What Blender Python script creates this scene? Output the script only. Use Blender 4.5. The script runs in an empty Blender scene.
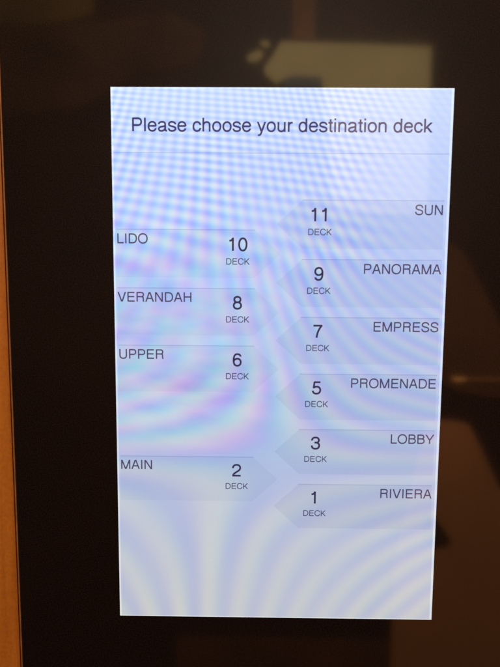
import bpy, math, random
from mathutils import Vector
random.seed(4)
S = bpy.context.scene
COL = S.collection
MM = 0.001

# ---------------------------------------------------------------- helpers
def tag(o, label=None, cat=None, kind=None, group=None):
    if label: o['label'] = label
    if cat: o['category'] = cat
    if kind: o['kind'] = kind
    if group: o['group'] = group
    return o

def obj(name, verts, faces, mat, parent=None, smooth=False):
    me = bpy.data.meshes.new(name)
    me.from_pydata([Vector(v) for v in verts], [], faces)
    me.update()
    me.materials.append(mat)
    if smooth:
        for p in me.polygons: p.use_smooth = True
    o = bpy.data.objects.new(name, me)
    COL.objects.link(o)
    if parent: o.parent = parent
    return o

def box(x0, x1, y0, y1, z0, z1):
    v = [(x0,y0,z0),(x1,y0,z0),(x1,y1,z0),(x0,y1,z0),(x0,y0,z1),(x1,y0,z1),(x1,y1,z1),(x0,y1,z1)]
    f = [(0,1,5,4),(1,2,6,5),(2,3,7,6),(3,0,4,7),(4,5,6,7),(3,2,1,0)]
    return v, f

def merge(parts):
    V, F = [], []
    for v, f in parts:
        n = len(V); V += v; F += [tuple(i+n for i in q) for q in f]
    return V, F

def sheet(pts, y):                      # polygon in the panel's plane, facing -Y
    return [(x, y, z) for x, z in pts], [tuple(range(len(pts)))]

# ---------------------------------------------------------------- materials
class NT:
    def __init__(self, name):
        self.m = bpy.data.materials.new(name); self.m.use_nodes = True
        self.t = self.m.node_tree; self.b = self.t.nodes['Principled BSDF']
    def n(self, kind, **kw):
        nd = self.t.nodes.new(kind)
        for k, v in kw.items(): setattr(nd, k, v)
        return nd
    def put(self, sock, v):
        if isinstance(v, bpy.types.NodeSocket): self.t.links.new(v, sock)
        else: sock.default_value = v
    def ma(self, op, a, b=0.0, c=0.0):
        nd = self.n('ShaderNodeMath', operation=op)
        for i, v in enumerate((a, b, c)): self.put(nd.inputs[i], v)
        return nd.outputs[0]
    def add(self, a, b): return self.ma('ADD', a, b)
    def mul(self, a, b): return self.ma('MULTIPLY', a, b)
    def step(self, v, lo, hi, a=0.0, b=1.0):
        nd = self.n('ShaderNodeMapRange', interpolation_type='SMOOTHSTEP')
        for i, q in enumerate((v, lo, hi, a, b)): self.put(nd.inputs[i], q)
        return nd.outputs[0]
    def noise(self, vec, scale, detail=2.0, rough=.5):
        nd = self.n('ShaderNodeTexNoise'); self.put(nd.inputs['Vector'], vec)
        nd.inputs['Scale'].default_value = scale; nd.inputs['Detail'].default_value = detail
        nd.inputs['Roughness'].default_value = rough
        return nd.outputs[0]
    def ramp(self, f, stops):
        nd = self.n('ShaderNodeValToRGB'); self.put(nd.inputs[0], f)
        e = nd.color_ramp.elements
        while len(e) < len(stops): e.new(.5)
        for q, (p, c) in zip(e, stops): q.position = p; q.color = (*c, 1)
        return nd.outputs[0]

def set_gloss(t, rough, ior):
    t.b.inputs['Roughness'].default_value = rough
    t.b.inputs['IOR'].default_value = ior

GL_ROUGH, GL_IOR = .045, 1.60

root = bpy.data.objects.new('touch_panel', None)
COL.objects.link(root)
root.empty_display_size = .1
tag(root, 'black glass elevator touch panel with lit white and blue deck menu in orange wall', 'touch panel')

def screen_mat(name, tint, lift=(0, 0, 0)):
    """lit display: pale blue light with the soft rainbow interference of its pixel rows"""
    t = NT(name)
    tc = t.n('ShaderNodeTexCoord'); tc.object = root
    P = tc.outputs['Object']
    sx = t.n('ShaderNodeSeparateXYZ'); t.put(sx.inputs[0], P)
    X = t.mul(sx.outputs[0], 1000.0); Z = t.mul(sx.outputs[2], 1000.0)
    # gentle waviness so that the fringes are never ruler-straight
    wob = t.mul(t.add(t.noise(P, 14.0, 1.0), -.5), 1.0)
    dz = t.add(Z, 43.0)
    fx = t.add(t.mul(dz, .00111), t.mul(t.mul(dz, dz), 2.5e-6))
    Xc = t.add(X, 33.0)
    A = t.add(t.add(t.mul(Xc, fx), t.mul(wob, .5)), t.mul(t.mul(t.step(dz, -22.0, 50.0), t.step(X, 50.0, -30.0)), -2.6))
    zb = t.add(Z, -30.0)
    B = t.add(t.add(t.mul(t.mul(zb, zb), .00225), t.mul(X, .028)), t.mul(wob, .5))
    fadeB = t.mul(t.step(Z, 14.0, 62.0), t.step(X, 12.0, 62.0, 1.0, .12))
    fadeA = t.mul(t.step(X, 10.0, 66.0, 1.0, t.step(Z, 70.0, 20.0, .28, .60)), t.add(.70, t.mul(wob, 1.1)))
    rightlow = t.step(Z, -40.0, -80.0, 0.0, .30)
    fadeA = t.add(fadeA, t.mul(t.step(X, 10.0, 66.0), rightlow))
    colourful = t.mul(t.mul(t.step(Z, -62.0, -28.0), t.step(Z, 112.0, 48.0, .12, 1.0)), t.step(X, -45.0, 45.0, 1.0, .45))
    lowamp = t.add(t.step(Z, -70.0, -25.0, .62, .92), t.step(Z, 30.0, 70.0, 0.0, .10))
    lowamp = t.mul(lowamp, t.step(t.noise(P, 22.0, 1.0), .3, .7, .62, 1.2))
    mp = t.n('ShaderNodeMapping'); t.put(mp.inputs[0], P)      # slanting pink, green and violet patches
    mp.inputs['Rotation'].default_value = (0, math.radians(38), 0); mp.inputs['Scale'].default_value = (26, 26, 70)
    tint_n = t.n('ShaderNodeTexNoise'); t.put(tint_n.inputs['Vector'], mp.outputs[0])
    tint_n.inputs['Scale'].default_value = 1.6; tint_n.inputs['Detail'].default_value = 1.5
    ts = t.n('ShaderNodeSeparateColor'); t.put(ts.inputs[0], tint_n.outputs[1])
    patchy = t.mul(t.mul(t.step(Z, -58.0, -10.0), t.step(Z, 85.0, 40.0)), t.step(X, 25.0, -40.0))
    chans = []
    for ch in range(3):
        ph = (-.03, .02, .52)[ch]                       # phase of red, green and blue fringes
        spread = (-.13, .08, .02)[ch]
        pa = t.add(t.add(A, ph), t.mul(colourful, spread))
        pb = t.add(B, (0.0, .04, .5)[ch])
        ca = t.mul(t.ma('COSINE', t.mul(pa, 2*math.pi)), fadeA)
        cb = t.mul(t.ma('COSINE', t.mul(pb, 2*math.pi)), fadeB)
        amp = (.108, .092, .046)[ch]
        hi = t.add(1.0, t.mul(colourful, -.12))
        w = t.mul(t.mul(t.mul(t.add(ca, t.mul(cb, .90)), amp), hi), lowamp)
        w = t.add(w, t.mul(t.mul(t.add(ts.outputs[ch], -.47), patchy), (.50, .42, .22)[ch]))
        chans.append(w)
    # broad gradient of the backlight: blue-white on top, greyer at the foot
    g = t.step(Z, -123.0, 123.0); gr = t.n('ShaderNodeMapRange'); t.put(gr.inputs[0], Z)
    gr.inputs[1].default_value = -123; gr.inputs[2].default_value = 123
    base = t.ramp(gr.outputs[0], [(0, (.535, .555, .620)), (.18, (.505, .55, .68)), (.40, (.47, .545, .775)),
                                  (.66, (.475, .57, .88)), (.87, (.53, .64, .96)), (1, (.61, .73, 1.0))])
    bs = t.n('ShaderNodeSeparateColor'); t.put(bs.inputs[0], base)
    lowleft = t.mul(t.step(X, 40.0, -75.0), t.step(Z, -30.0, 60.0))
    grain = t.add(.965, t.mul(t.noise(P, 2600.0, 1.0), .07))
    rows = t.add(1.0, t.mul(t.ma('SINE', t.mul(Z, 2*math.pi/.92)), .006))
    out = []
    for ch in range(3):
        v = t.add(bs.outputs[ch], chans[ch])
        v = t.add(v, t.mul(lowleft, (.01, .03, .05)[ch]))
        v = t.mul(t.mul(v, t.mul(grain, rows)), tint[ch]*1.0)
        out.append(t.add(v, lift[ch]))
    cc = t.n('ShaderNodeCombineColor')
    for i in range(3): t.put(cc.inputs[i], out[i])
    t.b.inputs['Base Color'].default_value = (.004, .004, .005, 1)
    t.put(t.b.inputs['Emission Color'], cc.outputs[0])
    t.b.inputs['Emission Strength'].default_value = 1.0
    set_gloss(t, GL_ROUGH, GL_IOR)
    return t.m

def ink_mat(name, c):
    t = NT(name)
    tc = t.n('ShaderNodeTexCoord'); tc.object = root
    v = t.add(.75, t.mul(t.noise(tc.outputs['Object'], 1500.0, 2.0), .5))
    mx = t.n('ShaderNodeMix', data_type='RGBA', blend_type='MULTIPLY'); mx.inputs[0].default_value = 1
    mx.inputs[6].default_value = (*c, 1); t.put(mx.inputs[7], v)
    t.b.inputs['Base Color'].default_value = (.004, .004, .004, 1)
    t.put(t.b.inputs['Emission Color'], mx.outputs[2]); t.b.inputs['Emission Strength'].default_value = 1
    set_gloss(t, GL_ROUGH, GL_IOR)
    return t.m

def glass_mat():
    t = NT('black_glass')
    tc = t.n('ShaderNodeTexCoord'); tc.object = root; P = tc.outputs['Object']
    gr = t.noise(P, 1900.0, 2.0, .7)
    sm = t.noise(P, 9.0, 3.0, .6)
    base = t.ramp(gr, [(.34, (.0004, .0002, .0002)), (.70, (.0110, .0058, .0048))])
    t.put(t.b.inputs['Base Color'], base)
    t.put(t.b.inputs['Roughness'], t.add(.03, t.mul(sm, .05)))
    t.b.inputs['IOR'].default_value = GL_IOR
    return t.m

def wall_mat():
    t = NT('orange_laminate')
    tc = t.n('ShaderNodeTexCoord'); P = tc.outputs['Object']
    mp = t.n('ShaderNodeMapping'); t.put(mp.inputs[0], P); mp.inputs['Scale'].default_value = (90, 90, 6)
    g1 = t.noise(mp.outputs[0], 3.0, 4.0, .6)
    g2 = t.noise(P, 700.0, 2.0, .6)
    f = t.add(t.mul(g1, .55), t.mul(g2, .45))
    c = t.ramp(f, [(.32, (.205, .052, .005)), (.52, (.255, .070, .006)), (.72, (.30, .088, .008))])
    t.put(t.b.inputs['Base Color'], c); set_gloss(t, .42, 1.45)
    bp = t.n('ShaderNodeBump'); bp.inputs['Strength'].default_value = .15; bp.inputs['Distance'].default_value = .0003
    t.put(bp.inputs['Height'], f); t.put(t.b.inputs['Normal'], bp.outputs[0])
    return t.m

def plain(name, c, rough=.6, metal=0.0, var=.25, scale=6.0, em=None):
    t = NT(name)
    tc = t.n('ShaderNodeTexCoord')
    f = t.noise(tc.outputs['Object'], scale, 4.0, .55)
    lo = tuple(q*(1-var) for q in c); hi = tuple(q*(1+var) for q in c)
    t.put(t.b.inputs['Base Color'], t.ramp(f, [(.3, lo), (.7, hi)]))
    t.b.inputs['Roughness'].default_value = rough; t.b.inputs['Metallic'].default_value = metal
    if em:
        t.b.inputs['Emission Color'].default_value = (*em, 1); t.b.inputs['Emission Strength'].default_value = 1
    return t.m

M_SCREEN = screen_mat('lit_screen', (1, 1, 1))
M_EDGE = screen_mat('lit_screen_rim', (.93, .93, .9), (.22, .22, .20))
M_BTN_L = screen_mat('lit_button_blue', (.932, .938, .957))
M_BTN_R = screen_mat('lit_button_grey', (.902, .910, .935))
M_LINE = screen_mat('lit_button_line', (.72, .74, .83))
M_HLINE = screen_mat('lit_header_line', (.68, .72, .82))
M_INK = ink_mat('ink_title', (.042, .038, .150))
M_INK2 = ink_mat('ink_name', (.070, .060, .135))
M_INK3 = ink_mat('ink_number', (.032, .027, .085))
M_INK4 = ink_mat('ink_word', (.07, .068, .15))
M_GLASS = glass_mat()
M_EDGE_STRIP = plain('lit_edge_bronze', (.33, .135, .055), .38, .7, .3, 120.0)
M_HOUSE = plain('black_housing', (.012, .008, .006), .7)
M_WALL = wall_mat()

# ---------------------------------------------------------------- lettering
# grotesque letters drawn as pen strokes, 1000 units to the em:  advance, strokes
# 'h' at the start of a stroke cuts its ends horizontally;  O cx cy rx ry is an oval
G = {
 ' ': (278, []),
 'P': (667, ['M130 0 L130 718', 'M130 677 L395 677 C505 677 575 620 575 500 C575 385 505 323 395 323 L130 323']),
 'R': (722, ['M133 0 L133 718', 'M133 677 L430 677 C540 677 600 625 600 525 C600 425 540 372 430 372 L133 372',
             'hM425 372 C530 372 580 335 585 245 C590 150 578 60 618 0']),
 'E': (667, ['M127 0 L127 718', 'M127 677 L608 677', 'M127 373 L580 373', 'M127 41 L616 41']),
 'D': (722, ['M122 0 L122 718', 'M122 677 L340 677 C530 677 633 560 633 359 C633 158 530 41 340 41 L122 41']),
 'C': (722, ['hM642 490 C620 620 530 692 395 692 C200 692 88 555 88 358 C88 160 200 26 390 26 C545 26 640 110 655 262']),
 'K': (667, ['M121 0 L121 718', 'hM600 718 L121 235', 'hM275 395 L612 0']),
 'L': (556, ['M121 0 L121 718', 'M121 41 L537 41']),
 'I': (278, ['M139 0 L139 718']),
 'O': (778, ['O389 359 309 333']),
 'V': (667, ['hM66 718 L320 0', 'hM601 718 L347 0']),
 'A': (667, ['hM60 0 L318 718', 'hM607 0 L349 718', 'M150 251 L517 251']),
 'N': (722, ['M119 0 L119 718', 'M603 0 L603 718', 'hM130 718 L592 0']),
 'H': (722, ['M120 0 L120 718', 'M602 0 L602 718', 'M120 373 L602 373']),
 'U': (722, ['M121 718 L121 250 C121 110 200 26 361 26 C522 26 601 110 601 250 L601 718']),
 'M': (833, ['M115 0 L115 718', 'M718 0 L718 718', 'hM125 718 L404 0', 'hM708 718 L429 0']),
 'S': (667, ['hM575 500 C568 620 480 692 340 692 C200 692 108 630 108 530 C108 420 200 395 335 365 C480 332 580 300 580 190 C580 85 480 26 345 26 C190 26 90 100 88 235']),
 'B': (667, ['M117 0 L117 718', 'M117 677 L360 677 C490 677 548 620 548 530 C548 435 490 388 360 388 L117 388',
             'M340 388 C510 388 585 330 585 215 C585 100 510 41 360 41 L117 41']),
 'Y': (667, ['hM50 718 L334 280', 'hM617 718 L334 280', 'M334 310 L334 0']),
 '0': (556, ['O278 345 199 325']),
 '1': (556, ['M300 0 L300 706', 'M105 540 C210 542 275 570 292 700']),
 '2': (556, ['hM72 470 C72 600 150 668 285 668 C410 668 478 590 478 495 C478 390 400 335 290 265 C160 185 85 120 75 30', 'M42 41 L512 41']),
 '3': (556, ['hM75 490 C80 610 150 668 270 668 C400 668 462 600 462 515 C462 420 400 378 290 378 L215 378',
             'hM280 378 C420 378 482 310 482 205 C482 90 400 22 275 22 C145 22 70 85 68 215']),
 '5': (556, ['M478 666 L145 666', 'hM160 700 L108 318', 'M108 335 C150 390 210 418 275 418 C410 418 478 330 478 225 C478 100 390 22 265 22 C150 22 75 85 65 195']),
 '6': (556, ['hM468 530 C455 620 390 668 290 668 C150 668 85 540 85 330 C85 120 150 22 285 22 C400 22 478 105 478 220 C478 335 400 410 290 410 C190 410 110 350 88 250']),
 '7': (556, ['M35 664 L518 664', 'hM490 668 C330 480 240 260 220 0']),
 '8': (556, ['O278 522 168 148', 'O278 197 199 177']),
 '9': (556, ['hM88 160 C101 70 166 22 266 22 C406 22 471 150 471 360 C471 570 406 668 271 668 C156 668 78 585 78 470 C78 355 156 280 266 280 C366 280 446 340 468 440']),
 'l': (222, ['M111 0 L111 718']),
 'e': (556, ['M75 285 L482 285', 'hM479 280 C479 420 400 498 283 498 C150 498 80 400 80 262 C80 120 150 25 285 25 C385 25 450 75 474 165']),
 'a': (556, ['hM82 370 C90 460 160 498 260 498 C370 498 430 455 430 380 L430 120 C430 60 450 32 525 36',
             'M430 305 C400 270 340 265 250 250 C140 232 82 190 82 130 C82 65 130 25 215 25 C330 25 430 90 430 205']),
 's': (500, ['hM430 365 C425 450 350 498 245 498 C140 498 75 450 75 385 C75 310 150 290 245 268 C360 243 432 215 432 145 C432 70 350 25 250 25 C140 25 70 70 65 165']),
 'c': (500, ['hM440 335 C430 440 360 498 265 498 C140 498 70 400 70 258 C70 120 140 25 262 25 C365 25 430 85 445 190']),
 'h': (556, ['M106 0 L106 718', 'M106 300 C106 420 180 496 290 496 C390 496 448 440 448 340 L448 0']),
 'n': (556, ['M106 0 L106 523', 'M106 300 C106 420 180 496 290 496 C390 496 448 440 448 340 L448 0']),
 'o': (556, ['O278 262 202 236']),
 'y': (500, ['hM50 523 L255 10', 'hM450 523 L270 30 C235 -70 215 -172 120 -177 C95 -178 75 -174 60 -170']),
 'u': (556, ['M108 523 L108 185 C108 80 165 27 260 27 C370 27 450 90 450 220', 'M450 523 L450 0']),
 'r': (333, ['M110 0 L110 523', 'M110 290 C110 420 180 494 325 483']),
 'd': (556, ['M450 0 L450 718', 'O263 262 187 236']),
 't': (278, ['M141 670 L141 110 C141 50 165 32 258 37', 'M18 488 L258 488']),
 'i': (222, ['M111 0 L111 523', 'M111 620 L111 718']),
 'k': (500, ['M107 0 L107 718', 'hM455 523 L107 175', 'hM212 295 L465 0']),
}

def parse(s):
    hcut = s[0] == 'h'
    if hcut: s = s[1:]
    if s[0] == 'O':
        cx, cy, rx, ry = map(float, s[1:].split())
        pts = []
        for i in range(36):                                     # slightly squared oval
            a = 2*math.pi*i/36; c, q = math.cos(a), math.sin(a)
            e = .92
            pts.append((cx+rx*math.copysign(abs(c)**e, c), cy+ry*math.copysign(abs(q)**e, q)))
        return pts, True, False
    toks = s.replace('M', ' M ').replace('L', ' L ').replace('C', ' C ').split()
    pts, i = [], 0
    while i < len(toks):
        k = toks[i]; i += 1
        if k in 'ML':
            pts.append((float(toks[i]), float(toks[i+1]))); i += 2
        else:
            q = [float(v) for v in toks[i:i+6]]; i += 6
            p0 = pts[-1]
            for n in range(1, 11):
                u = n/10; w = 1-u
                pts.append(tuple(w**3*p0[j]+3*w*w*u*q[j]+3*w*u*u*q[2+j]+u**3*q[4+j] for j in (0, 1)))
    return pts, False, hcut

def ribbon(pts, closed, hcut, hw):
    n = len(pts); L, R = [], []
    for i, p in enumerate(pts):
        a = pts[i-1] if (i or closed) else None
        b = pts[(i+1) % n] if (i < n-1 or closed) else None
        def d(u, v):
            x, y = v[0]-u[0], v[1]-u[1]; l = math.hypot(x, y) or 1; return x/l, y/l
        d1 = d(a, p) if a else d(p, b); d2 = d(p, b) if b else d1
        tx, ty = d1[0]+d2[0], d1[1]+d2[1]; l = math.hypot(tx, ty) or 1; tx, ty = tx/l, ty/l
        co = max(.5, d1[0]*tx+d1[1]*ty); nx, ny = -ty*hw/co, tx*hw/co
        if hcut and (a is None or b is None) and abs(ty) > .35:  # cut parallel to the baseline
            L.append((p[0]-hw/ty, p[1])); R.append((p[0]+hw/ty, p[1])); continue
        L.append((p[0]+nx, p[1]+ny)); R.append((p[0]-nx, p[1]-ny))
    m = n if closed else n-1
    V = L+R
    F = [(i, (i+1) % n, n+(i+1) % n, n+i) for i in range(m)]
    return V, F

def text_width(s, em): return sum(G[c][0] for c in s)*em/1000

def text(name, s, x, z, em, mat, parent, y, align='l', hw=52, low=50):
    """a line of lettering lying on the panel; x, z, em in millimetres"""
    w = text_width(s, em)
    cx = x - (w if align == 'r' else w/2 if align == 'c' else 0)
    V, F, k = [], [], 0
    for c in s:
        adv, strokes = G[c]
        for st in strokes:
            pts, cl, hc = parse(st)
            v, f = ribbon(pts, cl, hc, low if c.islower() else hw)
            n = len(V); k = (k+1) % 4
            V += [((cx+px*em/1000)*MM, y-k*2e-6, (z+pz*em/1000)*MM) for px, pz in v]
            F += [tuple(i+n for i in q) for q in f]
        cx += adv*em/1000
    return obj(name, V, F, mat, parent)

# ---------------------------------------------------------------- the panel
PX, PZ0, PZ1 = 123.3*MM, -190*MM, 196*MM          # half width, foot and head of the glass
SW, SH = 75.0*MM, 122.73*MM                        # half size of the lit screen

# glass plate with a polished chamfer all round
c = .5*MM
def loop(hx, z0, z1, y): return [(-hx, y, z0), (hx, y, z0), (hx, y, z1), (-hx, y, z1)]
V = loop(PX, PZ0, PZ1, 5*MM)+loop(PX, PZ0, PZ1, c)+loop(PX-c, PZ0+c, PZ1-c, 0)
F = [(a*4+i, a*4+(i+1) % 4, a*4+4+(i+1) % 4, a*4+4+i) for a in (0, 1) for i in range(4)]+[(8, 9, 10, 11), (3, 2, 1, 0)]
obj('glass', V, F, M_GLASS, root)

# slim bronze trim around the glass, sloping back; stands in for its lit edge
tw = .95*MM
prof = [(0.05*MM, 4*MM), (0.05*MM, -.15*MM), (.35*MM, -.30*MM), (tw, .55*MM), (tw, 4*MM)]
V = []
for off, y in prof: V += loop(PX+off, PZ0-off, PZ1+off, y)
F = [(a*4+i, a*4+(i+1) % 4, a*4+4+(i+1) % 4, a*4+4+i) for a in range(len(prof)-1) for i in range(4)]
F = [tuple(reversed(f)) for f in F]
obj('edge_strip', V, F, M_EDGE_STRIP, root)
# body behind the glass, inside the wall
v, f = box(-PX-.4*MM, PX+.4*MM, 5.2*MM, 40*MM, PZ0-.4*MM, PZ1+.4*MM)
obj('housing', v, f, M_HOUSE, root)

obj('screen', *sheet([(-SW, -SH), (SW, -SH), (SW, SH), (-SW, SH)], -.05*MM), M_SCREEN, root)
# white fringe along the screen border, painted as a brighter strip
e = .75*MM
V = [(x, -.08*MM, z) for x, z in ((-SW, -SH), (SW, -SH), (SW, SH), (-SW, SH), (-SW+e, -SH+e*.6), (SW-e*1.4, -SH+e*.6), (SW-e*1.4, SH-e*.8), (-SW+e, SH-e*.8))]
F = [(i, (i+1) % 4, 4+(i+1) % 4, 4+i) for i in range(4)]
obj('screen_rim', V, F, M_EDGE, root)

text('title', 'Please choose your destination deck', -66.4, 104.0, 8.13, M_INK, root, -.15*MM)
obj('header_line', *sheet([(-74.2*MM, 94.7*MM), (73.9*MM, 94.7*MM), (73.9*MM, 95.05*MM), (-74.2*MM, 95.05*MM)], -.12*MM), M_HLINE, root)

ROWS = [('11', 'SUN', 'r', 74.9), ('10', 'LIDO', 'l', 61.6), ('9', 'PANORAMA', 'r', 48.7), ('8', 'VERANDAH', 'l', 35.4),
        ('7', 'EMPRESS', 'r', 22.6), ('6', 'UPPER', 'l', 9.2), ('5', 'PROMENADE', 'r', -3.5), ('3', 'LOBBY', 'r', -29.6),
        ('2', 'MAIN', 'l', -43.1), ('1', 'RIVIERA', 'r', -55.9)]
for num, nm, side, top in ROWS:
    h = 21.6
    if side == 'r':
        pts = [(-1.5, top-h/2), (10.2, top-h), (72.7, top-h), (72.7, top), (10.2, top)]
        line = [(10.0, top), (72.7, top), (72.7, top-.42), (9.6, top-.42)]
        nx, lx, al = 17.7, 72.6, 'r'
    else:
        pts = [(-73.6, top-h), (-11.5, top-h), (0.2, top-h/2), (-11.5, top), (-73.6, top)]
        line = [(-73.6, top), (-11.3, top), (-10.9, top-.42), (-73.6, top-.42)]
        nx, lx, al = -19.0, -73.6, 'l'
    b = obj('deck_button', *sheet([(x*MM, z*MM) for x, z in pts], -.09*MM), M_BTN_R if side == 'r' else M_BTN_L, root)
    b['label'] = 'arrow shaped deck button reading %s %s DECK, pointing %s' % (nm, num, 'left' if side == 'r' else 'right')
    line.reverse()
    obj('edge_line', *sheet([(x*MM, z*MM) for x, z in line], -.12*MM), M_LINE, b)
    text('deck_number', num, nx, top-9.5, 8.35, M_INK3, b, -.16*MM, 'c', 52)
    text('deck_word', 'DECK', nx, top-15.6, 3.9, M_INK4, b, -.16*MM, 'c', 52)
    text('deck_name', nm, lx, top-6.45, 6.15, M_INK2, b, -.16*MM, al, 50)

# ---------------------------------------------------------------- the wall the panel is set in
gap = tw+.65*MM
x0, x1, z0, z1 = -PX-gap, PX+gap, PZ0-gap, PZ1+gap
wy, wb = .9*MM, 60*MM
v, f = merge([box(-1.1, x0, wy, wb, -1.5, 1.2), box(x1, 1.1, wy, wb, -1.5, 1.2),
              box(x0, x1, wy, wb, z1, 1.2), box(x0, x1, wy, wb, -1.5, z0), box(x0, x1, 45*MM, wb, z0, z1)])
tag(obj('wall', v, f, M_WALL), kind='structure')

# ---------------------------------------------------------------- the lobby across from the panel (seen mirrored in the glass)
D = -1.7
M_LOBBY = plain('lobby_dark_wood', (.027, .0098, .0068), .6, 0, .45, 3.0)
M_BEIGE = plain('lobby_pale_panel', (.52, .405, .205), .7, 0, .08, 5.0)
M_OLIVE = plain('lobby_olive', (.13, .075, .022), .7, 0, .5, 5.0)
M_BROWN = plain('lobby_brown_wood', (.66, .245, .085), .6, 0, .10, 3.0)
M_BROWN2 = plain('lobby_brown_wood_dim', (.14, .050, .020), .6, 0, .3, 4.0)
M_STRIP = plain('lobby_strip', (.135, .050, .016), .6, 0, .3, 4.0)
M_BLUE = plain('lobby_blue_grey', (.07, .08, .09), .6, 0, .3, 4.0)
M_DARK = plain('lobby_black', (.010, .006, .005), .8)
M_GLINT = plain('lobby_glint', (.8, .5, .2), .5, 0, .1, 4.0, em=(2.6, .85, .18))

v, f = merge([box(-2.2, 2.2, D-.1, D, -1.9, 1.5)])
lobby = tag(obj('lobby_wall', v, f, M_LOBBY), kind='structure')
def patch(name, pts, mat, d):  # flat shapes added for the tones mirrored in the glass
    n = len(pts)
    area = sum(pts[i][0]*pts[(i+1) % n][1]-pts[(i+1) % n][0]*pts[i][1] for i in range(n))
    if area > 0: pts = pts[::-1]
    y = D+d
    V = [(x, y, z) for x, z in pts]+[(x, D+.0005, z) for x, z in pts]
    F = [tuple(range(n))]+[(i, n+i, n+(i+1) % n, (i+1) % n) for i in range(n)]
    return obj(name, V, F, mat, lobby)
patch('pale_panel', [(.010, .725), (.030, .752), (.045, .775), (.066, .809), (.30, .803), (.560, .794), (.570, .25), (.25, .25), (.225, .50), (.205, .675), (.19, .694), (.08, .69), (.05, .672), (.03, .69), (.012, .705)], M_BEIGE, .012)
patch('pale_panel', [(-.050, .758), (-.030, .772), (-.008, .782), (.010, .772), (.002, .756), (-.015, .744), (-.040, .742)], M_BEIGE, .012)
patch('pale_panel', [(-.006, .806), (.010, .812), (.026, .806), (.030, .793), (.014, .788), (.000, .794)], M_BEIGE, .012)
patch('blue_band', [(.075, .688), (.11, .698), (.20, .694), (.205, .66), (.075, .655)], M_BLUE, .02)  # blue-grey patch added for a band mirrored above the screen
patch('olive_panel', [(-1.2, 1.1), (-.555, 1.1), (-.556, .895), (-.64, .875), (-.74, .865), (-.80, .86), (-1.2, .855)], M_OLIVE, .006)
patch('brown_strip', [(.095, 1.2), (.172, 1.2), (.178, .818), (.102, .818)], M_STRIP, .006)  # brown patch added for a faint stripe in the reflection
patch('wood_panel', [(.60, -.462), (.70, -.470), (.746, -.481), (.775, -.53), (.808, -.594), (.872, -.723), (1.3, -.76), (1.3, -1.8), (.50, -1.8), (.50, -1.0)], M_BROWN, .008)
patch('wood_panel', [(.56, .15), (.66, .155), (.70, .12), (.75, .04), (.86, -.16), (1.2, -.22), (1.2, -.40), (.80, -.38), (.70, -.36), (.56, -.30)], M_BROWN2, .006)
patch('dark_notch', [(.60, -.80), (.645, -.83), (.70, -.905), (.69, -.925), (.655, -.935), (.60, -.93)], M_DARK, .014)  # darker notch in the brown area
M_HAZE = plain('lobby_warm_haze', (.060, .027, .014), .7, 0, .6, 4.0)
patch('warm_haze', [(-1.2, .852), (-.70, .858), (-.62, .868), (-.30, .90), (-.18, .84), (-.22, .74), (-.42, .70), (-.60, .60), (-1.2, .52)], M_HAZE, .004)  # reflected haze painted as a dim brown patch
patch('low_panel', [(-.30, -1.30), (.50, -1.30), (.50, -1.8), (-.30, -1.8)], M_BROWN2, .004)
patch('glint_patch', [(.676, -.313), (.724, -.314), (.722, -.321), (.684, -.323)], M_GLINT, .02)  # orange glint of the reflection, made as a small glowing patch
patch('glint_streak', [(.724, -.313), (1.1, -.318), (1.1, -.326), (.722, -.322)], M_BROWN, .018)  # faint streak trailing the glint, painted as a thin brown shape

# ---------------------------------------------------------------- light
w = bpy.data.worlds.new('World'); S.world = w; w.use_nodes = True
w.node_tree.nodes['Background'].inputs[0].default_value = (.10, .065, .045, 1)
w.node_tree.nodes['Background'].inputs[1].default_value = .10

def area(name, loc, aim, size, energy, col):
    l = bpy.data.lights.new(name, 'AREA'); l.shape = 'DISK'; l.size = size; l.energy = energy; l.color = col
    o = bpy.data.objects.new(name, l); COL.objects.link(o); o.location = loc
    o.rotation_euler = (Vector(aim)-Vector(loc)).to_track_quat('-Z', 'Y').to_euler()
    return o
area('lobby_fill', (.25, -.25, 1.05), (.25, -1.7, .15), .5, 105, (1, .86, .66))  # added lamp out of view, brightens the lobby wall for its reflection
area('ceiling_light', (-.75, -.85, 1.05), (-.1, 0, -.05), .45, 26, (1, .82, .58))

# ---------------------------------------------------------------- camera
cd = bpy.data.cameras.new('camera'); cam = bpy.data.objects.new('camera', cd); COL.objects.link(cam)
cam.location = (-0.01049483, -0.25423773, 0.04156554)
cam.rotation_euler = (1.465924620628357, -0.0071013495326, 0.011306595988571)
cd.sensor_fit = 'VERTICAL'; cd.sensor_height = 36; cd.sensor_width = 27
cd.lens = 560/667*36
cd.clip_start = .01; cd.clip_end = 100
cd.dof.use_dof = True; cd.dof.focus_distance = .292; cd.dof.aperture_fstop = 13
S.camera = cam

S.view_settings.view_transform = 'Standard'; S.view_settings.look = 'None'
S.view_settings.exposure = 0; S.view_settings.gamma = 1
S.render.engine = 'CYCLES'
